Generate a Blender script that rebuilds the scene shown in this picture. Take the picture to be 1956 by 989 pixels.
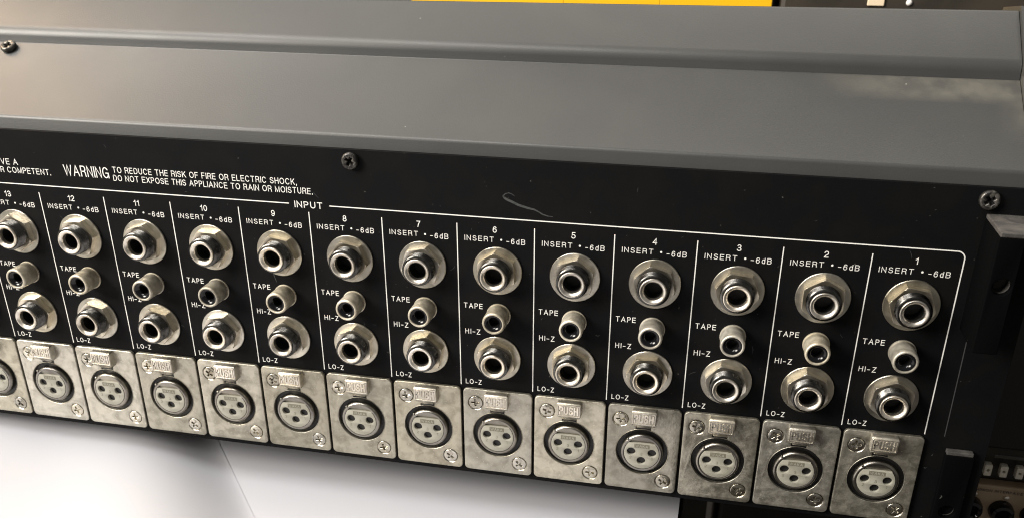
import bpy, bmesh, math, random
from mathutils import Vector, Matrix
random.seed(7)
S = 0.001                     # everything is written in millimetres
scene = bpy.context.scene
for o in list(bpy.data.objects): bpy.data.objects.remove(o)
col = scene.collection

# ------------------------------------------------------------------ camera
cam_d = bpy.data.cameras.new('camera'); cam = bpy.data.objects.new('camera', cam_d); col.objects.link(cam)
scene.camera = cam
Rm = Matrix(((0.9765794288, 0.2151235001, 0.0038077460), (0.0998287557, -0.4373656480, -0.8937256343), (-0.1905960093, 0.8731741920, -0.4485978061)))
flip = Matrix(((1, 0, 0), (0, -1, 0), (0, 0, -1)))
M3 = (flip @ Rm).transposed()
cam.matrix_world = Matrix.Translation(Vector((-76.0849, -293.1529, 98.5770)) * S) @ M3.to_4x4()
cam_d.sensor_fit = 'HORIZONTAL'; cam_d.sensor_width = 36
cam_d.lens = 1776.698 / 1956 * 36
cam_d.shift_x = (978 - 991.67) / 1956
cam_d.shift_y = (699.2 - 494.5) / 1956
cam_d.clip_start = 0.01; cam_d.clip_end = 50
cam_d.dof.use_dof = True; cam_d.dof.focus_distance = 0.325; cam_d.dof.aperture_fstop = 28

# ------------------------------------------------------------------ world and lamps
w = bpy.data.worlds.new('World'); scene.world = w; w.use_nodes = True
wn = w.node_tree.nodes; wl = w.node_tree.links
bg = wn['Background']; bg.inputs['Strength'].default_value = 0.20; bg.inputs['Color'].default_value = (1.0, 0.95, 0.88, 1)

def area(name, loc, target, sx, sy, power, color):
    l = bpy.data.lights.new(name, 'AREA'); l.shape = 'RECTANGLE'; l.size = sx; l.size_y = sy; l.energy = power; l.color = color
    o = bpy.data.objects.new(name, l); col.objects.link(o); o.location = loc
    o.rotation_euler = (Vector(target) - Vector(loc)).to_track_quat('-Z', 'Y').to_euler(); return o
area('ceiling_tube', (-0.72, -0.40, 1.08), (-0.45, -0.02, 0.0), 1.0, 0.14, 15, (1.0, 0.965, 0.91))
area('ceiling_bounce', (-0.50, 0.46, 1.18), (-0.35, 0.05, 0.0), 2.10, 0.90, 15, (1.0, 0.945, 0.86))  # broad area lamp added to stand in for ceiling bounce
area('warm_lamp', (-1.25, 0.20, 0.75), (-0.35, 0.0, 0.0), 0.35, 0.6, 7.5, (1.0, 0.66, 0.38))
area('left_lamp', (-1.45, -1.0, 0.80), (-0.12, 0.0, -0.03), 0.70, 0.70, 58, (1.0, 0.94, 0.85))
scene.cycles.filter_width = 1.1
vs = scene.view_settings; vs.view_transform = 'Standard'; vs.look = 'None'; vs.exposure = 0.0; vs.gamma = 1.0

# ------------------------------------------------------------------ materials
def mat(name, color, rough=0.5, metal=0.0, bump=0.0, bscale=300, mottle=None, mscale=60, rvar=0.0, spec=0.5, speck=None, speck_scale=900, speck_t=0.8):
    m = bpy.data.materials.new(name); m.use_nodes = True; n = m.node_tree.nodes; l = m.node_tree.links
    b = n['Principled BSDF']; b.inputs['Base Color'].default_value = (*color, 1); b.inputs['Roughness'].default_value = rough
    b.inputs['Metallic'].default_value = metal; b.inputs['Specular IOR Level'].default_value = spec
    tc = n.new('ShaderNodeTexCoord'); gm = n.new('ShaderNodeNewGeometry')
    pos = gm.outputs['Position']
    def noise(sc, det=5, dist=0):
        t = n.new('ShaderNodeTexNoise'); t.inputs['Scale'].default_value = sc; t.inputs['Detail'].default_value = det; t.inputs['Distortion'].default_value = dist
        l.new(pos, t.inputs['Vector']); return t.outputs['Fac']
    def ramp(fac, a, c0, c1, b_=None):
        r = n.new('ShaderNodeMapRange'); r.inputs['From Min'].default_value = a; r.inputs['From Max'].default_value = b_; r.inputs['To Min'].default_value = c0; r.inputs['To Max'].default_value = c1
        l.new(fac, r.inputs['Value']); return r.outputs['Result']
    colsock = None
    if mottle:
        mx = n.new('ShaderNodeMix'); mx.data_type = 'RGBA'; mx.inputs['A'].default_value = (*color, 1); mx.inputs['B'].default_value = (*mottle, 1)
        l.new(ramp(noise(mscale, 7, 0.6), 0.42, 0, 1, 0.66), mx.inputs['Factor']); colsock = mx.outputs['Result']
    if speck:
        mx = n.new('ShaderNodeMix'); mx.data_type = 'RGBA'; mx.inputs['B'].default_value = (*speck, 1)
        if colsock: l.new(colsock, mx.inputs['A'])
        else: mx.inputs['A'].default_value = (*color, 1)
        l.new(ramp(noise(speck_scale, 2), speck_t, 0, 1, speck_t + 0.04), mx.inputs['Factor']); colsock = mx.outputs['Result']
    if metal > 0.3:       # each piece has tarnished a little differently
        oi = n.new('ShaderNodeObjectInfo'); hs = n.new('ShaderNodeHueSaturation')
        r1 = n.new('ShaderNodeMapRange'); r1.inputs['To Min'].default_value = 0.74; r1.inputs['To Max'].default_value = 1.16; l.new(oi.outputs['Random'], r1.inputs['Value']); l.new(r1.outputs['Result'], hs.inputs['Value'])
        r2 = n.new('ShaderNodeMath'); r2.operation = 'MULTIPLY'; r2.inputs[1].default_value = 7.31; l.new(oi.outputs['Random'], r2.inputs[0])
        r3 = n.new('ShaderNodeMath'); r3.operation = 'FRACT'; l.new(r2.outputs[0], r3.inputs[0])
        r4 = n.new('ShaderNodeMapRange'); r4.inputs['To Min'].default_value = 0.70; r4.inputs['To Max'].default_value = 1.12; l.new(r3.outputs[0], r4.inputs['Value']); l.new(r4.outputs['Result'], hs.inputs['Saturation'])
        if colsock: l.new(colsock, hs.inputs['Color'])
        else: hs.inputs['Color'].default_value = (*color, 1)
        colsock = hs.outputs['Color']
    if colsock: l.new(colsock, b.inputs['Base Color'])
    if rvar: l.new(ramp(noise(mscale * 1.7, 6, 0.4), 0.35, rough - rvar, rough + rvar, 0.65), b.inputs['Roughness'])
    if bump:
        bp = n.new('ShaderNodeBump'); bp.inputs['Strength'].default_value = bump; bp.inputs['Distance'].default_value = 0.0002
        l.new(noise(bscale, 3), bp.inputs['Height']); l.new(bp.outputs['Normal'], b.inputs['Normal'])
    m['b'] = 1
    return m
M_cover = mat('charcoal_paint', (0.034, 0.035, 0.035), 0.42, bump=0.16, bscale=1900, mottle=(0.039, 0.040, 0.039), mscale=25, rvar=0.02, speck=(0.30, 0.29, 0.26), speck_scale=420, speck_t=0.79)
M_panel = mat('black_panel_paint', (0.0028, 0.003, 0.0036), 0.6, bump=0.12, bscale=2600, mottle=(0.0042, 0.004, 0.0038), mscale=75, speck=(0.06, 0.058, 0.05), speck_scale=650, speck_t=0.73, spec=0.09)
M_white = mat('white_silkscreen', (0.74, 0.73, 0.70), 0.6, speck=(0.35, 0.34, 0.32), speck_scale=1500, speck_t=0.68)
M_faint = mat('faint_grey_line', (0.035, 0.036, 0.037), 0.6)
M_scuff = mat('scuff_mark', (0.042, 0.043, 0.042), 0.6, mottle=(0.015, 0.02, 0.02), mscale=900)
M_nickel = mat('worn_nickel', (0.80, 0.73, 0.60), 0.36, 1.0, bump=0.06, bscale=500, mottle=(0.66, 0.59, 0.46), mscale=120, rvar=0.05)
M_washer = mat('dulled_washer', (0.54, 0.505, 0.42), 0.36, 1.0, bump=0.15, bscale=800, mottle=(0.38, 0.35, 0.28), mscale=160, rvar=0.08)
M_ring = mat('polished_nickel', (0.86, 0.80, 0.70), 0.36, 1.0, bump=0.05, bscale=700, mottle=(0.62, 0.56, 0.46), mscale=250, rvar=0.05)
M_thread = mat('dark_threaded_nickel', (0.11, 0.107, 0.10), 0.26, 1.0, bump=0.08, bscale=1200, mottle=(0.045, 0.044, 0.042), mscale=300, rvar=0.06)
M_hole = mat('black_cavity', (0.004, 0.004, 0.004), 0.45)
M_glossblack = mat('black_insulator', (0.004, 0.004, 0.005), 0.16, spec=0.35)
M_rca = mat('dull_nickel_sleeve', (0.64, 0.59, 0.48), 0.52, 0.75, bump=0.35, bscale=900, mottle=(0.42, 0.375, 0.29), mscale=260, rvar=0.08)
M_plate = mat('tarnished_plate', (0.48, 0.45, 0.37), 0.40, 0.85, bump=0.55, bscale=700, mottle=(0.33, 0.305, 0.245), mscale=240, rvar=0.12, speck=(0.50, 0.47, 0.38), speck_scale=1300, speck_t=0.62)
M_tab = mat('tab_metal', (0.58, 0.54, 0.45), 0.42, 0.85, bump=0.3, bscale=700, mottle=(0.42, 0.38, 0.31), mscale=200, rvar=0.07)
M_barrel = mat("steel_barrel", (0.34, 0.32, 0.28), 0.30, 1.0, bump=0.06, bscale=500, mottle=(0.22, 0.20, 0.18), mscale=140)
M_ivory = mat('ivory_plastic', (0.30, 0.29, 0.245), 0.42, bump=0.08, bscale=800, mottle=(0.26, 0.25, 0.205), mscale=200)
M_ivory_dark = mat('dark_ivory_print', (0.13, 0.12, 0.09), 0.6)  # darker ivory for the badge and pin numerals
M_screw = mat('screw_nickel', (0.62, 0.59, 0.51), 0.25, 1.0, bump=0.15, bscale=900, mottle=(0.42, 0.38, 0.30), mscale=300)
M_bscrew = mat('worn_black_screw', (0.02, 0.019, 0.018), 0.30, 0.5, bump=0.7, bscale=900, mottle=(0.11, 0.10, 0.085), mscale=480)
M_ridge = mat('lit_bracket_edge', (0.03, 0.028, 0.027), 0.7, bump=0.4, bscale=900, mottle=(0.08, 0.075, 0.068), mscale=160)  # light on flange tops and threaded holes painted in as a paler colour
M_bracket = mat('bracket_black', (0.0026, 0.0027, 0.0029), 0.9, spec=0.0, bump=0.15, bscale=1500, speck=(0.10, 0.10, 0.09), speck_scale=500, speck_t=0.76)

# dust on the end of the cover: pale smear with its own outline
def add_dust(m):
    n = m.node_tree.nodes; l = m.node_tree.links; b = n['Principled BSDF']
    gm = n.new('ShaderNodeNewGeometry'); sp = n.new('ShaderNodeSeparateXYZ'); l.new(gm.outputs['Position'], sp.inputs[0])
    t = n.new('ShaderNodeTexNoise'); t.inputs['Scale'].default_value = 120; t.inputs['Detail'].default_value = 6; l.new(gm.outputs['Position'], t.inputs['Vector'])
    def mr(s, a, b_, c, d, clamp=True):
        r = n.new('ShaderNodeMapRange'); r.inputs['From Min'].default_value = a; r.inputs['From Max'].default_value = b_; r.inputs['To Min'].default_value = c; r.inputs['To Max'].default_value = d; r.clamp = clamp
        l.new(s, r.inputs['Value']); return r.outputs['Result']
    def op(o, a, b_):
        k = n.new('ShaderNodeMath'); k.operation = o
        for i, s in enumerate((a, b_)):
            if isinstance(s, (int, float)): k.inputs[i].default_value = s
            else: l.new(s, k.inputs[i])
        return k.outputs[0]
    y = mr(sp.outputs['Y'], 0.0255, 0.0295, 0, 1); y2 = mr(sp.outputs['Y'], 0.0348, 0.036, 1, 0)
    x = mr(sp.outputs['X'], -0.050, -0.018, 0, 1)
    corner = mr(sp.outputs['X'], 0.004, 0.013, 0, 0.55)
    yc = op('MULTIPLY', corner, mr(sp.outputs['Y'], 0.012, 0.022, 0, 1))
    yy = op('MAXIMUM', y, yc)
    mask = op('MULTIPLY', op('MULTIPLY', op('MULTIPLY', yy, y2), x), mr(t.outputs['Fac'], 0.38, 0.62, 0.3, 1))
    mx = n.new('ShaderNodeMix'); mx.data_type = 'RGBA'; mx.inputs['B'].default_value = (0.15, 0.14, 0.115, 1)
    src = b.inputs['Base Color'].links[0].from_socket; l.new(src, mx.inputs['A'])
    l.new(op('MULTIPLY', mask, 0.5), mx.inputs['Factor']); l.new(mx.outputs['Result'], b.inputs['Base Color'])
add_dust(M_cover)

# ------------------------------------------------------------------ helpers
def tag(o, label=None, cat=None, group=None, kind=None):
    if label: o['label'] = label
    if cat: o['category'] = cat
    if group: o['group'] = group
    if kind: o['kind'] = kind
    return o
def link(name, me, parent=None, loc=(0, 0, 0), roty=0.0):
    o = bpy.data.objects.new(name, me); col.objects.link(o)
    o.location = Vector(loc) * S; o.rotation_euler = (0, roty, 0)
    if parent: o.parent = parent
    return o
def empty(name, loc=(0, 0, 0)):
    return link(name, None, None, loc)
def finish(bm, name, m, smooth=None):
    """bmesh in mm -> mesh in metres"""
    for v in bm.verts: v.co *= S
    me = bpy.data.meshes.new(name); bm.to_mesh(me); bm.free()
    for x in (m if isinstance(m, (list, tuple)) else [m]): me.materials.append(x)
    if smooth is not None:
        for p in me.polygons: p.use_smooth = True
        me.set_sharp_from_angle(angle=math.radians(smooth))
    return me
def lathe(bm, prof, n=48, mi=0, cx=0, cz=0, ang0=0):
    """profile (radius, outward distance) turned round the outward axis (-Y)"""
    rings = []
    for r, d in prof:
        if r < 1e-6: rings.append([bm.verts.new((cx, -d, cz))])
        else: rings.append([bm.verts.new((cx + r * math.cos(ang0 + 2 * math.pi * k / n), -d, cz + r * math.sin(ang0 + 2 * math.pi * k / n))) for k in range(n)])
    for a, b in zip(rings, rings[1:]):
        for k in range(n):
            k2 = (k + 1) % n
            if len(a) == 1 and len(b) == 1: continue
            if len(a) == 1: f = bm.faces.new((a[0], b[k2], b[k]))
            elif len(b) == 1: f = bm.faces.new((a[k], a[k2], b[0]))
            else: f = bm.faces.new((a[k], a[k2], b[k2], b[k]))
            f.material_index = mi
def box(bm, x0, x1, y0, y1, z0, z1, mi=0, bev=0.0):
    t = bmesh.new(); bmesh.ops.create_cube(t, size=1)
    for v in t.verts:
        v.co = Vector(((x0 + x1) / 2 + v.co.x * (x1 - x0), (y0 + y1) / 2 + v.co.y * (y1 - y0), (z0 + z1) / 2 + v.co.z * (z1 - z0)))
    if bev: bmesh.ops.bevel(t, geom=list(t.edges), offset=bev, segments=2, affect='EDGES', profile=0.5)
    join(bm, t, mi)
def join(bm, t, mi=0):
    mp = {v: bm.verts.new(v.co) for v in t.verts}
    for f in t.faces:
        try: g = bm.faces.new([mp[v] for v in f.verts]); g.material_index = mi
        except ValueError: pass
    t.free()
def shape(loops, d0, d1, bev=0.0, res=2):
    """2-D loops (x,z), first = outline, rest = holes, as a plate from d0 to d1 with rounded edges -> bmesh"""
    cu = bpy.data.curves.new('tmp', 'CURVE'); cu.dimensions = '2D'; cu.fill_mode = 'BOTH'
    cu.extrude = (d1 - d0) / 2 - bev; cu.bevel_depth = bev; cu.bevel_resolution = res; cu.offset = -bev
    for lp in loops:
        sp = cu.splines.new('POLY'); sp.points.add(len(lp) - 1); sp.use_cyclic_u = True
        for p, q in zip(sp.points, lp): p.co = (q[0], q[1], 0, 1)
    ob = bpy.data.objects.new('tmp', cu); col.objects.link(ob)
    dg = bpy.context.evaluated_depsgraph_get(); me = bpy.data.meshes.new_from_object(ob.evaluated_get(dg))
    bpy.data.objects.remove(ob); bpy.data.curves.remove(cu)
    bm = bmesh.new(); bm.from_mesh(me); bpy.data.meshes.remove(me)
    for v in bm.verts: x, z, d = v.co; v.co = Vector((x, -(d + (d0 + d1) / 2), z))
    bmesh.ops.remove_doubles(bm, verts=bm.verts, dist=1e-4)
    bmesh.ops.recalc_face_normals(bm, faces=bm.faces)
    return bm
def circ(cx, cz, r, n=48, a0=0): return [(cx + r * math.cos(a0 + 2 * math.pi * k / n), cz + r * math.sin(a0 + 2 * math.pi * k / n)) for k in range(n)]
def rrect(x0, x1, z0, z1, r, n=5):
    out = []
    for cx, cz, a in ((x1 - r, z1 - r, 0), (x0 + r, z1 - r, 90), (x0 + r, z0 + r, 180), (x1 - r, z0 + r, 270)):
        for k in range(n + 1): t = math.radians(a + 90 * k / n); out.append((cx + r * math.cos(t), cz + r * math.sin(t)))
    return out
def plus(cx, cz, L, wd, rot=0.0):
    p = [(wd, wd), (wd, L), (-wd, L), (-wd, wd), (-L, wd), (-L, -wd), (-wd, -wd), (-wd, -L), (wd, -L), (wd, -wd), (L, -wd), (L, wd)]
    c, s = math.cos(rot), math.sin(rot); return [(cx + x * c - z * s, cz + x * s + z * c) for x, z in p]
def prism(prof, x0, x1, m, name, cap=True, smooth=None):
    """closed (y,z) outline swept along X"""
    bm = bmesh.new(); a = [bm.verts.new((x0, y, z)) for y, z in prof]; b = [bm.verts.new((x1, y, z)) for y, z in prof]
    n = len(prof)
    for k in range(n): bm.faces.new((a[k], a[(k + 1) % n], b[(k + 1) % n], b[k]))
    if cap: bm.faces.new(a); bm.faces.new(b)
    bmesh.ops.recalc_face_normals(bm, faces=bm.faces)
    return finish(bm, name, m, smooth)
def arc(c, r, a0, a1, n=6): return [(c[0] + r * math.cos(math.radians(a0 + (a1 - a0) * k / n)), c[1] + r * math.sin(math.radians(a0 + (a1 - a0) * k / n))) for k in range(n + 1)]

# ---- a plain grotesque drawn as strokes: {char: (width, [polylines in a unit box])}
def _e(cx, cz, rx, rz, a0, a1, n=10): return [(cx + rx * math.cos(math.radians(a0 + (a1 - a0) * k / n)), cz + rz * math.sin(math.radians(a0 + (a1 - a0) * k / n))) for k in range(n + 1)]
GL = {
 'A': (.84, [[(0, 0), (.5, 1), (1, 0)], [(.19, .34), (.81, .34)]]),
 'B': (.68, [[(.55, .53)] + _e(.6, .765, .36, .235, -90, 90, 8) + [(0, 1), (0, 0)] + _e(.6, .265, .4, .265, -90, 90, 8) + [(0, .53)]]),
 'C': (.80, [_e(.5, .5, .5, .5, 38, 322, 20)]),
 'D': (.74, [[(0, 1), (0, 0), (.45, 0)] + _e(.45, .5, .55, .5, -90, 90, 12) + [(0, 1), (0, .95)]]),
 'E': (.64, [[(1, 1), (0, 1), (0, 0), (1, 0)], [(0, .53), (.93, .53)]]),
 'F': (.60, [[(1, 1), (0, 1), (0, 0)], [(0, .52), (.86, .52)]]),
 'G': (.84, [_e(.5, .5, .5, .5, 38, 338, 20) + [(.99, .46), (.55, .46)], [(1, .46), (1, 0)]]),
 'H': (.70, [[(0, 0), (0, 1)], [(1, 0), (1, 1)], [(0, .53), (1, .53)]]),
 'I': (.0, [[(0, 0), (0, 1)]]),
 'K': (.72, [[(0, 0), (0, 1)], [(.92, 1), (.02, .38)], [(.35, .62), (1, 0)]]),
 'L': (.56, [[(0, 1), (0, 0), (1, 0)]]),
 'M': (.86, [[(0, 0), (0, 1), (.5, .05), (1, 1), (1, 0)]]),
 'N': (.72, [[(0, 0), (0, 1), (1, 0), (1, 1)]]),
 'O': (.86, [_e(.5, .5, .5, .5, 90, 450, 26)]),
 'P': (.64, [[(0, 0), (0, 1), (.6, 1)] + _e(.62, .735, .38, .265, 90, -90, 8) + [(0, .47)]]),
 'R': (.70, [[(0, 0), (0, 1), (.6, 1)] + _e(.62, .745, .36, .255, 90, -90, 8) + [(0, .49)], _e(.62, .25, .32, .24, 90, 0, 5) + [(.96, .1), (1.0, 0)]]),
 'S': (.68, [_e(.5, .745, .45, .255, 20, 270, 12)[0:11] + _e(.5, .26, .5, .26, 75, -165, 14)]),
 'T': (.72, [[(0, 1), (1, 1)], [(.5, 1), (.5, 0)]]),
 'U': (.70, [[(0, 1), (0, .36)] + _e(.5, .36, .5, .36, 180, 360, 12) + [(1, 1)]]),
 'V': (.78, [[(0, 1), (.5, 0), (1, 1)]]),
 'W': (1.14, [[(0, 1), (.25, 0), (.5, 1), (.75, 0), (1, 1)]]),
 'X': (.76, [[(0, 0), (1, 1)], [(0, 1), (1, 0)]]),
 'Z': (.66, [[(.04, 1), (1, 1), (0, 0), (1, 0)]]),
 'd': (.50, [[(1, 1), (1, 0)], _e(.5, .36, .5, .36, 0, 360, 18)]),
 '-': (.46, [[(0, .42), (1, .42)]]),
 '.': (.02, [[(0, -.05), (0, .08)]]), ',': (.04, [[(.9, .08), (.9, -.05), (0, -.2)]]),
 '0': (.58, [_e(.5, .5, .5, .5, 90, 450, 22)]),
 '1': (.30, [[(0, .74), (.5, .8), (1, 1), (1, 0)]]),
 '2': (.58, [_e(.5, .7, .48, .30, 170, -35, 10) + [(.35, .30), (.02, 0), (1, 0)]]),
 '3': (.58, [_e(.48, .755, .44, .245, 160, -85, 10) + [(.36, .52)], [(.36, .52)] + _e(.48, .265, .52, .265, 85, -165, 12)]),
 '4': (.60, [[(.76, 0), (.76, 1), (0, .28), (1, .28)]]),
 '5': (.58, [[(.92, 1), (.18, 1), (.06, .48)] + _e(.47, .32, .53, .32, 125, -160, 14)]),
 '6': (.58, [[(.93, .82), (.80, .95), (.54, 1.0), (.25, .92), (.07, .70), (0, .32)], _e(.5, .31, .49, .31, 180, 540, 20)]),
 '7': (.56, [[(0, 1), (1, 1), (.5, .45), (.3, 0)]]),
 '8': (.58, [_e(.5, .76, .42, .24, -90, 270, 18), _e(.5, .265, .5, .265, 90, 450, 20)]),
 '9': (.58, [[(.07, .18), (.20, .05), (.46, 0.0), (.75, .08), (.93, .30), (1, .68)], _e(.5, .69, .49, .31, 0, 360, 20)]),
}
def text_mesh(s, cap, width=None, weight=0.0, depth=0.03, spacing=1.0, m=None, solid=None):
    """weight = stroke width in mm; returns mesh and its width"""
    wt = weight or cap * 0.13; hb = cap - wt; gap = cap * 0.20 * spacing + wt; x = 0; lay = []
    for c in s:
        if c == ' ': x += cap * 0.50; continue
        gw, st = GL[c]; lay.append((x, gw * cap * .96 - (wt if gw > .1 else 0) * .3, st)); x += gw * cap * .96 + gap
    tot = x - gap
    k = (width - wt) / tot if width else 1.0
    bm = bmesh.new(); n = 0
    for gx, gw, st in lay:
        for pl in st:
            pts = [Vector((wt / 2 + k * (gx + p[0] * gw), wt / 2 + p[1] * hb)) for p in pl]
            closed = (pts[0] - pts[-1]).length < 1e-6
            if closed: pts = pts[:-1]
            q = [pts[0]]
            for p in pts[1:]:
                if (p - q[-1]).length > 1e-5: q.append(p)
            pts = q; N = len(pts); rows = []
            for i in range(N):
                pa = pts[i - 1] if (i or closed) else None; pb = pts[(i + 1) % N] if (i < N - 1 or closed) else None
                t1 = (pts[i] - pa).normalized() if pa is not None else None; t2 = (pb - pts[i]).normalized() if pb is not None else None
                if t1 is None: t1 = t2
                if t2 is None: t2 = t1
                t = t1 + t2
                t = t1 if t.length < 1e-4 else t.normalized()
                nn = Vector((-t.y, t.x)); c_ = max(0.42, nn.dot(Vector((-t1.y, t1.x))))
                o_ = nn * (wt / 2 / c_); e_ = Vector((0, 0))
                if not closed and i == 0: e_ = -t1 * wt * .5 * (1 if True else 0)
                if not closed and i == N - 1: e_ = t1 * wt * .5
                dd = depth + 0.006 * (n % 3)
                rows.append((bm.verts.new((pts[i].x + o_.x + e_.x, -dd, pts[i].y + o_.y + e_.y)), bm.verts.new((pts[i].x - o_.x + e_.x, -dd, pts[i].y - o_.y + e_.y))))
            if closed: rows.append(rows[0])
            for a_, b_ in zip(rows, rows[1:]): bm.faces.new((a_[0], a_[1], b_[1], b_[0]))
            n += 1
    if solid:
        bmesh.ops.recalc_face_normals(bm, faces=bm.faces)
        r = bmesh.ops.extrude_face_region(bm, geom=bm.faces[:])
        for v in [e for e in r['geom'] if isinstance(e, bmesh.types.BMVert)]: v.co.y -= solid
    for f in bm.faces: f.normal_update()
    return finish(bm, 'lettering', m or M_white), (width or tot + wt)

# ------------------------------------------------------------------ the console
console = empty('mixing_console', (0, 40, -118))
tag(console, 'black audio mixing console seen from its rear connector panel, filling the frame above white sheets', 'mixer')
base = Vector((0, 40, -118))
def part(name, me, parent=None, loc=(0, 0, 0), roty=0.0):
    """place at a console coordinate; part loc is relative to the parent"""
    if parent is None: return link(name, me, console, Vector(loc) - base, roty)
    return link(name, me, parent, loc, roty)
XL, XR = -480, 12.97

# rear panel: flat sheet from the cover lip to the bottom edge, wider than the cover on the right
bm = shape([rrect(XL, 20.5, -99.8, 23.0, 0.8)], -1.6, 0.0, 0.12, 1)
rear = part('rear_panel', finish(bm, 'rear_panel', M_panel)); tag(rear, 'black rear panel with white printing')
# lower lip and the closed body behind the panel
part('bottom_lip', prism([(2.2, -101.0), (2.2, -98.0), (9, -98.0), (9, -101.0)], XL, 16, M_bracket, 'bottom_lip'))
part('case_body', prism([(2.0, -97.9), (2.0, 22.5), (20, 28), (110, 28), (110, -97.9)], XL, 10.0, M_bracket, 'case_body'))
bmf = bmesh.new(); lathe(bmf, [(9, 0), (10, 1), (10, 16), (0, 16)], 24)
for v in bmf.verts: v.co = Vector((v.co.x, v.co.z, v.co.y - 0))
me_foot = finish(bmf, 'foot', M_hole, 40)
for fx in (-440, -250, -100):
    for fy in (60, 95): part('foot', me_foot, None, (fx, fy, -101.2 + 0.0))

# cover: lip, broad sloping face, bead and upper sloping face
def dirn(a, b): v = Vector((b[0] - a[0], b[1] - a[1])); v.normalize(); return v
lipA = (1.3, 23.02); lipB = (2.0, 27.42); foldA = (35.7, 48.35); topE = (54.7, 66.9)
prof = [(1.95, 23.0), lipA]
d1 = dirn(lipA, lipB); d2 = dirn(lipB, foldA)
P = Vector(lipB); r0 = P - d1 * 0.9; r1 = P + d2 * 0.9
for k in range(11):
    t = k / 10; q = r0 * (1 - t) ** 2 + P * 2 * t * (1 - t) + r1 * t ** 2; prof.append(tuple(q))
prof += [(34.80, 47.79), (35.05, 48.10), (35.3, 48.12), (35.5, 47.4), (35.9, 47.6)]
V = Vector((36.3, 52.4)); u1 = Vector((0.03, 1)).normalized(); u2 = dirn(V, topE)
r0 = V - u1 * 2.6; r1 = V + u2 * 2.8
for k in range(11):
    t = k / 10; q = r0 * (1 - t) ** 2 + V * 2 * t * (1 - t) + r1 * t ** 2; prof.append(tuple(q))
E_ = Vector(topE); e2 = Vector((1, -0.12)).normalized(); r0 = E_ - u2 * 0.9; r1 = E_ + e2 * 0.9
for k in range(6):
    t = k / 5; q = r0 * (1 - t) ** 2 + E_ * 2 * t * (1 - t) + r1 * t ** 2; prof.append(tuple(q))
outer = list(prof)
prof += [(74, 64.5), (76, 62), (76, 28.2), (20, 28.2), (3.2, 23.35)]
me_cov = prism(prof, XL, XR, M_cover, 'cover', smooth=24)
for v in me_cov.vertices:      # the rear edge drops slightly towards the left end
    if v.co.z > 0.062 and v.co.x < 0: v.co.z -= 0.0042
cover = part('cover', me_cov); tag(cover, 'charcoal painted folded metal cover')
# end cheek follows the same outline a little proud
ch = [(1.0, 23.4), (-1.2, 23.4), (1.5, 28.4), (35.0, 49.6), (35.6, 54.0), (54.0, 68.4), (75.5, 66.0), (78, 62), (78, -96), (3, -96)]
part('end_cheek', prism(ch, XR + 0.25, XR + 7.0, M_cover, 'end_cheek'))

# ---- printing on the panel
PITCH = 27.0
cache = {}
def lab(s, xl, xr, z, cap, wt, off):
    key = (s, cap)
    if key not in cache: cache[key] = text_mesh(s, cap, xr - xl, wt, 0.03, 1.5)[0]
    link('lettering', cache[key], rear, (off + xl, 0, z))
bd = bmesh.new(); bmesh.ops.create_circle(bd, cap_ends=True, segments=14, radius=0.36)
for v in bd.verts: v.co = Vector((v.co.x, -0.03, v.co.y))
me_dot = finish(bd, 'bullet', M_white)
def strip_mesh(pts, wd, m, name, d=0.03):
    bm = bmesh.new(); pr = []
    for i, p in enumerate(pts):
        a = Vector(pts[max(i - 1, 0)]); b = Vector(pts[min(i + 1, len(pts) - 1)]); t = (b - a).normalized(); nn = Vector((-t.y, t.x)) * ((wd[i] if isinstance(wd, (list, tuple)) else wd) / 2)
        q = Vector(p); pr.append((bm.verts.new((q.x + nn.x, -d, q.y + nn.y)), bm.verts.new((q.x - nn.x, -d, q.y - nn.y))))
    for a, b in zip(pr, pr[1:]): bm.faces.new((a[0], a[1], b[1], b[0]))
    return finish(bm, name, m)
me_div = strip_mesh([(0, 0), (0, -61.7)], 0.33, M_white, 'divider_line')
NCH = 15
for k in range(1, NCH + 1):
    off = -(k - 1) * PITCH
    me, wd = text_mesh(str(k), 2.2, None, 0.27, 0.03, 0.9)
    link('lettering', me, rear, (off - 13.7 - wd * 0.5, 0, -2.5))
    lab('INSERT', -24.4, -14.0, -5.85, 1.85, 0.21, off)
    link('bullet', me_dot, rear, (off - 11.5, 0, -4.85))
    lab('-6dB', -9.7, -3.1, -6.1, 1.95, 0.22, off)
    lab('TAPE', -25.2, -18.3, -30.8, 1.95, 0.23, off)
    lab('HI-Z', -24.9, -19.3, -40.8, 1.95, 0.23, off)
    lab('LO-Z', -25.2, -19.1, -61.1, 1.95, 0.23, off)
    if k < NCH: link('divider_line', me_div, rear, (-27.0 * k, 0, 0))
link('border_line', strip_mesh([(XL + 3, 2.68), (-223.2, 2.68)], 0.36, M_white, 'border_line'), rear)
link('border_line', strip_mesh([(-208.0, 2.68), (-2.6, 2.68)] + arc((-2.6, 0.28), 2.4, 90, 0, 8) + [(-0.2, -0.5), (-0.15, -61.9)], 0.36, M_white, 'border_line'), rear)
def lone(s, xl, xr, z, cap, wt):
    me, _ = text_mesh(s, cap, xr - xl, wt, 0.03); link('lettering', me, rear, (xl, 0, z))
lone('INPUT', -221.1, -210.5, 1.38, 2.35, 0.32)
lone('WARNING', -311.2, -292.7, 7.15, 4.05, 0.38)
lone('TO REDUCE THE RISK OF FIRE OR ELECTRIC SHOCK,', -291.0, -219.4, 9.4, 2.2, 0.25)
lone('DO NOT EXPOSE THIS APPLIANCE TO RAIN OR MOISTURE.', -291.3, -213.8, 6.4, 2.2, 0.25)
lone('UVE A', -339.4, -330.1, 9.85, 2.2, 0.25)
lone('UR COMPETENT.', -340.2, -317.0, 6.8, 2.2, 0.25)
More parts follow.
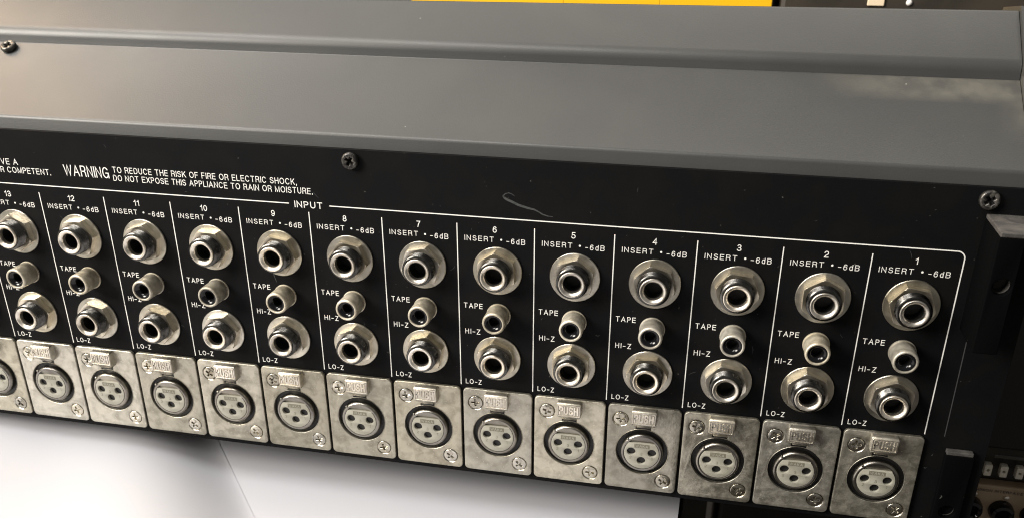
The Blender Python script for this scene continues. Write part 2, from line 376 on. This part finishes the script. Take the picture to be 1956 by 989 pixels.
# faint marks
link('faint_line', strip_mesh([(8.3, 2.4), (7.2, 2.3), (6.1, 1.6), (5.6, 0.2), (5.8, -10), (6.2, -62)], 0.32, M_faint, 'faint_line'), rear)
link('scuff', strip_mesh([(-141.8, 10.6), (-142.8, 11.3), (-143.8, 11.6), (-145.0, 11.3), (-145.8, 10.4), (-145.4, 9.9), (-144.6, 9.4), (-142.6, 8.6), (-140.5, 7.7), (-137.4, 6.9), (-135.1, 6.5), (-133.6, 5.8), (-132.4, 5.1), (-130.6, 4.6), (-128.8, 4.5)],
     [0.1, .22, .3, .3, .5, .7, .8, .85, .8, .75, .55, .4, .45, .35, .2], M_scuff, 'scuff'), rear)
rnd = random.Random(3)
for (x, z, L, a) in ((-203, -56, 8, 38), (-229, -30, 3, 20), (-233, -22, 6, -75), (-113, -37, 1.6, 5), (3.5, -70, 1, 60), (2, -75, 1, 10)):
    pts = [(x + L * t / 5 * math.cos(math.radians(a)), z + L * t / 5 * math.sin(math.radians(a)) + 0.15 * math.sin(t * 1.7)) for t in range(6)]
    link('scuff', strip_mesh(pts, [.1, .2, .28, .25, .2, .08], M_scuff, 'scuff', 0.02), rear)

for i in range(70):
    x, z, L, a = rnd.uniform(-375, 8), rnd.uniform(-60, 21), rnd.choice((0.5, 0.7, 1.0, 1.6, 3.0)), rnd.uniform(-180, 180)
    c1 = rnd.uniform(-50, 50); pts = [(x, z)]
    for t in range(5):
        aa = math.radians(a + c1 * t / 4); pts.append((pts[-1][0] + L / 5 * math.cos(aa), pts[-1][1] + L / 5 * math.sin(aa)))
    link('lint', strip_mesh(pts, [.04, .1, .13, .12, .1, .04], M_scuff, 'lint', 0.02 + 0.0003 * i), rear)

# ---- quarter-inch phone jacks
bm = bmesh.new()
pr = [(5.6, 0.8)]
d = 0.9
while d < 6.5: pr += [(5.5, d), (5.42, d + 0.16), (5.08, d + 0.34)]; d += 0.56
pr += [(5.38, 6.66), (5.0, 6.95), (4.68, 6.98), (4.66, 6.2), (4.5, 6.2)]
lathe(bm, pr, 56, 0)
lathe(bm, [(4.5, 6.2), (4.48, 7.45), (4.36, 7.62), (4.18, 7.68), (3.95, 7.64), (3.45, 7.30), (3.12, 6.95), (3.06, 6.7), (3.05, 5.2)], 56, 1)
lathe(bm, [(3.05, 5.2), (3.0, 0.6), (0, 0.5)], 56, 2)
me_bush = finish(bm, 'jack_bushing', [M_thread, M_ring, M_hole], 50)
bm = bmesh.new(); lathe(bm, [(8.45, 0), (8.66, 0.12), (8.66, 0.62), (8.5, 0.8), (5.0, 0.8)], 64)
me_wash = finish(bm, 'washer', M_washer, 35)
bm = bmesh.new()   # hex nut, corners turned down as on a real nut
n6 = 72
def hexr(a, af): a = (a + math.pi / 6) % (math.pi / 3) - math.pi / 6; return af / math.cos(a)
rows = []
for (f, dd, lim) in ((1, 0.8, 9), (1, 3.05, 9), (1, 3.2, 7.1), (1, 3.22, 6.95)):
    rows.append([])
    for k in range(n6):
        a = 2 * math.pi * k / n6; R = hexr(a, 6.35)
        if lim < 9: R = min(R, lim); 
        dz = dd - (0.25 * max(0, hexr(a, 6.35) - 6.9) if dd == 3.05 else 0)
        rows[-1].append(bm.verts.new((R * math.cos(a), -dz, R * math.sin(a))))
rows.append([bm.verts.new((5.35 * math.cos(2 * math.pi * k / n6), -3.0, 5.35 * math.sin(2 * math.pi * k / n6))) for k in range(n6)])
for a, b in zip(rows, rows[1:]):
    for k in range(n6): bm.faces.new((a[k], a[(k + 1) % n6], b[(k + 1) % n6], b[k]))
me_nut = finish(bm, 'hex_nut', M_nickel, 15)

# ---- phono socket
bm = bmesh.new()
lathe(bm, [(4.35, 0), (4.35, 0.5), (4.12, 0.55), (4.08, 7.5), (3.98, 7.95), (3.72, 8.25), (3.42, 8.3), (3.2, 8.18), (3.14, 7.9), (3.14, 6.9)], 48)
me_rca = finish(bm, 'phono_socket', M_rca, 40)
bm = bmesh.new()
lathe(bm, [(3.14, 7.75), (2.9, 7.8), (2.45, 7.65), (1.9, 7.2), (1.62, 6.8)], 40, 0)
lathe(bm, [(1.62, 6.8), (1.6, 3.5), (0, 3.5)], 32, 1)
me_rins = finish(bm, 'insulator', [M_glossblack, M_hole], 50)

# ---- three-pin socket with push tab
W_, H_ = 26.05, 34.9
CX, CZ = W_ / 2, -H_ / 2 - 1.0          # plate drawn from its top-left corner
bore = []
for k in range(64):
    a = math.pi / 2 + 2 * math.pi * k / 64
    bore.append((CX - .1 + 9.4 * math.cos(a), -18.5 + 9.4 * math.sin(a)))
hw = 2.6; a_s = math.asin(hw / 9.4)
ringp = []
steps = 60
for k in range(steps + 1):
    a = math.pi / 2 + a_s + (2 * math.pi - 2 * a_s) * k / steps
    ringp.append((CX + 9.4 * math.cos(a), -18.5 + 9.4 * math.sin(a)))
opening = [(CX - hw, -5.0)] + ringp + [(CX + hw, -5.0)]
scr = ((4.7, -5.7), (W_ - 4.7, -H_ + 4.8))
bm = shape([rrect(0, W_, -H_, 0, 1.7), opening] + [circ(x, z, 2.85, 32) for x, z in scr], 0.0, 1.5, 0.32, 2)
me_plate = finish(bm, 'three_pin_socket', M_plate, 40)
# rim, well floor, barrel
bm = bmesh.new(); cx, cz = CX, -18.5
lathe(bm, [(9.62, 1.52), (9.55, 1.62), (9.45, 1.6), (9.38, 1.4)], 64, 0, cx, cz)
me_rim = finish(bm, 'bore_rim', M_plate, 60)
bm = bmesh.new(); lathe(bm, [(9.6, 0.06), (0, 0.06)], 48, 0, cx, cz)
box(bm, CX - hw, CX + hw, -0.07, -0.05, -11, -5)
me_well = finish(bm, 'well', M_hole)
bm = bmesh.new()
lathe(bm, [(7.75, 0.1), (7.75, 1.5), (7.6, 2.2), (7.25, 2.65), (6.85, 2.75), (6.5, 2.62), (6.4, 2.2), (6.4, 0.6)], 64, 0, cx, cz)
box(bm, cx - 5.6, cx - 4.9, -2.9, -0.6, cz + 5.1, cz + 5.9, 0, 0.15)
bm2 = bmesh.new(); lathe(bm2, [(6.9, 1.7), (0, 1.7)], 48, 0, cx, cz); join(bm, bm2, 0)
me_barrel = finish(bm, 'barrel', [M_barrel, M_hole], 50)
R_i, zc = 6.32, 4.15
a0 = math.asin(zc / R_i)
face = [(cx + R_i * math.cos(a), cz + R_i * math.sin(a)) for a in [math.pi - a0 + (math.pi + 2 * a0) * k / 44 for k in range(45)]]
pins = ((-3.75, 0.55), (3.75, 0.55), (0, -2.95))
bm = shape([face] + [circ(cx + x, cz + z, 1.58, 24) for x, z in pins], 1.0, 2.75, 0.1, 1)
for x, z in pins: lathe(bm, [(2.05, 2.765), (1.6, 2.66)], 24, 0, cx + x, cz + z - 0.1); lathe(bm, [(1.6, 1.72), (0, 1.72)], 24, 1, cx + x, cz + z)
me_face = finish(bm, 'insert_face', [M_ivory, M_hole], 40)
bm = shape([rrect(cx - 2.75, cx + 2.75, cz + 2.35, cz + 3.95, 0.15)], 2.74, 2.78, 0)
me_badge = finish(bm, 'badge', M_ivory_dark)
me_waka, _ = text_mesh('WAKA', 1.15, 4.6, 0.17, 2.80, 1.0, M_ivory)
me_n = [text_mesh(s, 1.15, None, 0.15, 2.775, 1.0, M_ivory_dark)[0] for s in '231']
# push tab: trapezoid block with its lower edge sloped back and a narrow tongue
bm = bmesh.new()
def loft(bm, secs):
    prev = None
    for (z, hwid, y0, y1) in secs:
        cur = [bm.verts.new((CX + 0.1 - hwid, y0, z)), bm.verts.new((CX + 0.1 + hwid, y0, z)), bm.verts.new((CX + 0.1 + hwid, y1, z)), bm.verts.new((CX + 0.1 - hwid, y1, z))]
        if prev:
            for k in range(4): bm.faces.new((prev[k], prev[(k + 1) % 4], cur[(k + 1) % 4], cur[k]))
        else: bm.faces.new(cur)
        prev = cur
    bm.faces.new(prev[::-1])
loft(bm, [(-0.3, 4.15, -3.9, -0.9), (-0.75, 4.45, -4.4, -0.9), (-5.7, 4.35, -4.4, -0.9), (-6.5, 4.1, -3.6, -0.9), (-6.9, 3.9, -3.1, -0.9), (-7.0, 2.7, -3.0, -0.9), (-8.0, 2.45, -2.4, -0.9)])
bmesh.ops.recalc_face_normals(bm, faces=bm.faces)
bmesh.ops.bevel(bm, geom=[e for e in bm.edges if e.is_manifold and e.calc_face_angle(0) > 0.5], offset=0.22, segments=2, affect='EDGES', profile=0.5)
me_tab = finish(bm, 'push_tab', M_tab, 30)
me_push, _ = text_mesh('PUSH', 3.2, 7.0, 0.46, 4.38, 0.8, M_ring, 0.22)
bm = shape([rrect(-4.05, 4.05, -2.25, 2.25, 0.3), rrect(-3.8, 3.8, -2.0, 2.0, 0.25)], 4.37, 4.55, 0)
me_frame = finish(bm, 'tab_rim', M_ring)
# countersunk screw with cross recess
def screw_mesh(r, d0, d1, bev, L, wd, m, dish, name, dome=0.0):
    bm = shape([circ(0, 0, r, 36), plus(0, 0, L, wd)], d0, d1, bev, 3)
    for v in bm.verts:
        rr = math.hypot(v.co.x, v.co.z)
        if v.co.y < -(d0 + d1) / 2: v.co.y -= dome * (1 - (rr / r) ** 2)
    lathe(bm, [(r * 0.78, d0 + 0.1 + dish), (r * 0.3, d0 + 0.05), (0, d0 - dish)], 24)
    return finish(bm, name, m, 40)
me_scr = screw_mesh(2.62, 0.6, 1.42, 0.2, 1.55, 0.33, M_screw, 0.12, 'screw', 0.2)
bm = bmesh.new(); lathe(bm, [(2.9, 0.4), (0, 0.4)], 24)
lathe(bm, [(2.66, 1.0), (2.86, 1.44), (3.0, 1.53)], 32, 1)
me_sink = finish(bm, 'screw_seat', [M_hole, M_screw], 60)
me_pan = screw_mesh(2.95, 0.0, 2.1, 0.75, 1.5, 0.42, M_bscrew, 0.2, 'cover_screw', 0.15)

for k in range(1, NCH + 1):
    off = -(k - 1) * PITCH
    for (x, z) in ((-12.8, -16.0), (-13.05, -49.5)):
        b = part('phone_jack', me_bush, None, (off + x, 0, z), rnd.uniform(0, 6))
        wsh = link('washer', me_wash, b, (0, 0, 0)); wsh.rotation_euler = (0, rnd.uniform(0, 6), 0)
        nt = link('hex_nut', me_nut, b); nt.rotation_euler = (0, rnd.uniform(0, 1.05) if k not in (4, 5) else (0.1 if k == 5 else 0.65), 0)
    r_ = part('phono_socket', me_rca, None, (off - 12.55, 0, -32.55), rnd.uniform(0, 6))
    link('insulator', me_rins, r_)
    p = part('three_pin_socket', me_plate, None, (off - 25.95, -0.02, -62.4))
    link('bore_rim', me_rim, p); link('well', me_well, p); link('barrel', me_barrel, p); link('insert_face', me_face, p)
    link('badge', me_badge, p); link('lettering', me_waka, p, (cx - 2.35, 0, cz + 2.55))
    for me, (x, z) in zip(me_n, ((-4.3, -2.5), (-0.4, -0.7), (3.6, -2.5))): link('lettering', me, p, (cx + x, 0, cz + z))
    link('push_tab', me_tab, p); link('lettering', me_push, p, (CX + 0.1 - 3.45, 0, -4.75)); link('tab_rim', me_frame, p, (CX + 0.1, 0, -3.25))
    for (x, z) in scr:
        s_ = link('screw', me_scr, p, (x, 0, z), rnd.uniform(0, 1.57)); link('screw_seat', me_sink, p, (x, 0, z))
# panel screws and a screw on the cover slope
for (x, z) in ((-198.6, 19.3), (2.6, 19.4), (-400, 19.3)): part('panel_screw', me_pan, None, (x, 0, z), rnd.uniform(0.2, 1.2))
ang = math.atan2(foldA[1] - lipB[1], foldA[0] - lipB[0])
s_ = part('cover_screw', me_pan, None, (-349.0, 32.1, 46.1)); s_.rotation_euler = (-(math.pi / 2 - ang), 0, 0)

# right-hand brackets
def bracket(x0, x1, xf, depth, z0, z1, holes, topmat):
    fr = shape([rrect(x0, xf, z0, z1, 0.4)] + [circ(hx, hz, hr, 28) for hx, hz, hr in holes], depth - 2.2, depth, 0.25, 2)
    box(fr, x0, x0 + 2.0, -(depth - 2.0), -0.05, z0, z1 - 0.05, 0, 0.2)
    o = part('mounting_bracket', finish(fr, 'mounting_bracket', M_bracket, 40))
    t = bmesh.new(); box(t, x0 + 0.1, x1, -depth - 0.02, -0.03, z1 + 0.02, z1 + 1.4, 0, 0.3)
    link('top_flange', finish(t, 'top_flange', topmat), o, (0, 0, 0))
    for hx, hz, hr in holes:
        t = bmesh.new(); lathe(t, [(hr, depth - 2.1), (hr - 0.05, depth - 6), (0, depth - 6)], 28, 0, hx, hz); link('threaded_hole', finish(t, 'threaded_hole', M_ridge, 50), o)
    return o
bracket(2.9, 26, 9.9, 18.5, -22.5, 13.6, ((6.65, -1.1, 2.6),), M_ridge)
bracket(7.4, 16.0, 16.5, 2.5, -99.5, -67.6, ((12.0, -90.2, 2.6),), M_ridge)

# ------------------------------------------------------------------ surroundings
M_table = mat('dark_table', (0.02, 0.018, 0.016), 0.5, bump=0.2, bscale=300)
M_paper = mat('white_paper', (0.47, 0.475, 0.51), 0.6, bump=0.05, bscale=400, mottle=(0.46, 0.465, 0.505), mscale=16)
M_floor = mat('dark_floor', (0.020, 0.016, 0.012), 0.6, mottle=(0.035, 0.027, 0.020), mscale=6)
bm = bmesh.new(); box(bm, -3000, 3000, -1500, 3000, -720, -700)
tag(link('floor', finish(bm, 'floor', M_floor)), kind='structure')
bm = bmesh.new(); box(bm, -1100, -77.5, -500, 420, -152, -120.4, 0, 0.3)
tag(link('table', finish(bm, 'table', M_table)), 'dark table top under the white sheets', 'table')
def sheet(x_edge0, x_edge1, y0, y1, xl, zf, name, label):
    bm = bmesh.new(); nx, ny = 60, 40; g = []
    for j in range(ny + 1):
        y = y0 + (y1 - y0) * j / ny; xr = x_edge0 + (x_edge1 - x_edge0) * j / ny
        g.append([bm.verts.new((xl + (xr - xl) * (1 - (1 - i / nx) ** 1.6), y, 0)) for i in range(nx + 1)])
        for i, v in enumerate(g[-1]): v.co.z = zf(v.co.x, y, xr - v.co.x)
    for j in range(ny):
        for i in range(nx): bm.faces.new((g[j][i], g[j][i + 1], g[j + 1][i + 1], g[j + 1][i]))
    h = [[bm.verts.new((v.co.x, v.co.y, v.co.z - 0.12)) for v in row] for row in g]
    for j in range(ny):
        for i in range(nx): bm.faces.new((h[j][i], h[j + 1][i], h[j + 1][i + 1], h[j][i + 1]))
        bm.faces.new((g[j][nx], h[j][nx], h[j + 1][nx], g[j + 1][nx])); bm.faces.new((g[j][0], g[j + 1][0], h[j + 1][0], h[j][0]))
    for i in range(nx):
        bm.faces.new((g[0][i], h[0][i], h[0][i + 1], g[0][i + 1])); bm.faces.new((g[ny][i], g[ny][i + 1], h[ny][i + 1], h[ny][i]))
    o = link(name, finish(bm, name, M_paper, 60)); tag(o, label, 'paper', 'white paper sheets under the console'); return o
sheet(-79, -79, -260, 200, -420, lambda x, y, e: -119.3, 'paper_sheet', 'white paper sheet on the right, running beneath the other and ending at the table edge')
sheet(-190, -518, -82, 300, -900, lambda x, y, e: (lambda e: -119.16 + 11.0 * (1 - math.exp(-(e / 32) ** 1.6)) + 1.2 * math.sin((x + 0.6 * y) * 0.06) * (1 - math.exp(-e / 25)))(max(e, 0.0)), 'paper_sheet', 'white paper sheet on the left whose drooping edge lies over the other sheet')

# yellow crates and dark gear behind
M_yel = mat('yellow_plastic', (0.78, 0.44, 0.01), 0.35, bump=0.05)
M_dgear = mat('dark_gear', (0.022, 0.018, 0.013), 0.5, bump=0.2, mottle=(0.035, 0.028, 0.02), mscale=30)
M_label = mat('cream_label', (0.75, 0.62, 0.44), 0.6)
t = empty('yellow_case', (-165, 300, -700)); tag(t, 'bright yellow plastic case behind the console top edge', 'case')
for (a, b_) in ((-262, -172.02), (-172.0, -118.02), (-118.0, -58)):
    bm = bmesh.new(); box(bm, a, b_, 260, 400, -60, 140, 0, 0.4); link('panel', finish(bm, 'panel', M_yel), t, -Vector((-165, 300, -700)))
bm = bmesh.new(); box(bm, -258, -62, 266, 390, -699, -60); link('stand', finish(bm, 'stand', M_dgear), t, -Vector((-165, 300, -700)))
t = empty('equipment_rack', (100, 330, -700)); tag(t, 'dark equipment rack with small cream label, behind the console at upper right', 'rack')
o_ = -Vector((100, 330, -700))
bm = bmesh.new(); box(bm, -54, 330, 262, 420, -699, 200, 0, 3); link('housing', finish(bm, 'housing', M_dgear), t, o_)
bm = bmesh.new(); box(bm, -9, -0.5, 260.6, 261.9, 48.6, 60, 0, 0.4); bx = link('label_card', finish(bm, 'label_card', M_label), t, o_)
bm = bmesh.new(); box(bm, -7.5, -2, 260.2, 260.5, 53.2, 54.2); link('print', finish(bm, 'print', M_faint), bx)
bm = bmesh.new(); lathe(bm, [(1.6, 0), (1.5, 0.8), (0.9, 1.5), (0, 1.7)], 16)
for v in bm.verts: v.co += Vector((12, 262, 50.5))
link('led_dot', finish(bm, 'led_dot', mat('white_led', (0.8, 0.78, 0.75), 0.3), 40), t, o_)  # LED dot on the rack, its brightness put into plain white colour

# gear at lower right with header row and beige jack strip
GO = Vector((100, 130, -700)); g = empty('patch_unit', GO)
tag(g, 'dark patch unit with a beige strip of black jacks beside the lower right bracket', 'patchbay')
bm = bmesh.new(); box(bm, 24, 330, 76, 240, -699, -30, 0, 2); link('housing', finish(bm, 'housing', M_dgear), g, -GO)
bm = bmesh.new(); box(bm, 21, 330, 70, 76.5, -103.5, -29, 0, 1); link('cover_panel', finish(bm, 'cover_panel', M_hole), g, -GO)
M_beige = mat('beige_strip', (0.36, 0.27, 0.18), 0.45, bump=0.2, mottle=(0.26, 0.19, 0.12), mscale=80)
M_hdr = mat('cream_headers', (0.62, 0.58, 0.50), 0.5)
bm = bmesh.new(); box(bm, 46.5, 59.5, 69.2, 69.9, -107.3, -105.8, 0, 0.1); link('slot_line', finish(bm, 'slot_line', mat('dull_edge', (0.05, 0.045, 0.04), .5)), g, -GO)
for i in range(12):
    bm = shape([rrect(-1.45, 1.45, -2.6, 2.6, 0.5), circ(0, 0, 0.6, 12)], 0, 3.2, 0.2, 1)
    lathe(bm, [(0.6, 1.5), (0, 1.5)], 12)
    h = link('header', finish(bm, 'header', M_hdr, 40), g, Vector((39.4 + 6.15 * i, 72.5, -113.8)) - GO)
bm = bmesh.new(); box(bm, 37.6, 330, 70, 76, -150, -121.3, 0, 0.8); bs = link('jack_strip', finish(bm, 'jack_strip', M_beige), g, -GO)
me, _ = text_mesh('DOMINION INTERFACE', 1.25, 21.5, 0.22, 0.05, 1.0, M_faint); link('lettering', me, bs, (40.0, 69.9, -124.4))
for i in range(8):
    bm = bmesh.new(); lathe(bm, [(5.0, 0), (5.0, 2.5), (4.4, 4.6), (3.3, 5.2), (2.6, 4.6), (2.4, 1), (0, 1)], 32)
    j = link('jack', finish(bm, 'jack', M_glossblack, 40), bs, (42.0 + 12.6 * i, 70, -132.3 - 0.6 * i))
    bm = bmesh.new(); lathe(bm, [(1.1, 0), (1.0, 0.9), (0, 1.3)], 12); link('rivet', finish(bm, 'rivet', M_ring, 40), bs, (43.0 + 12.6 * i, 70, -125.9 - 0.35 * i))
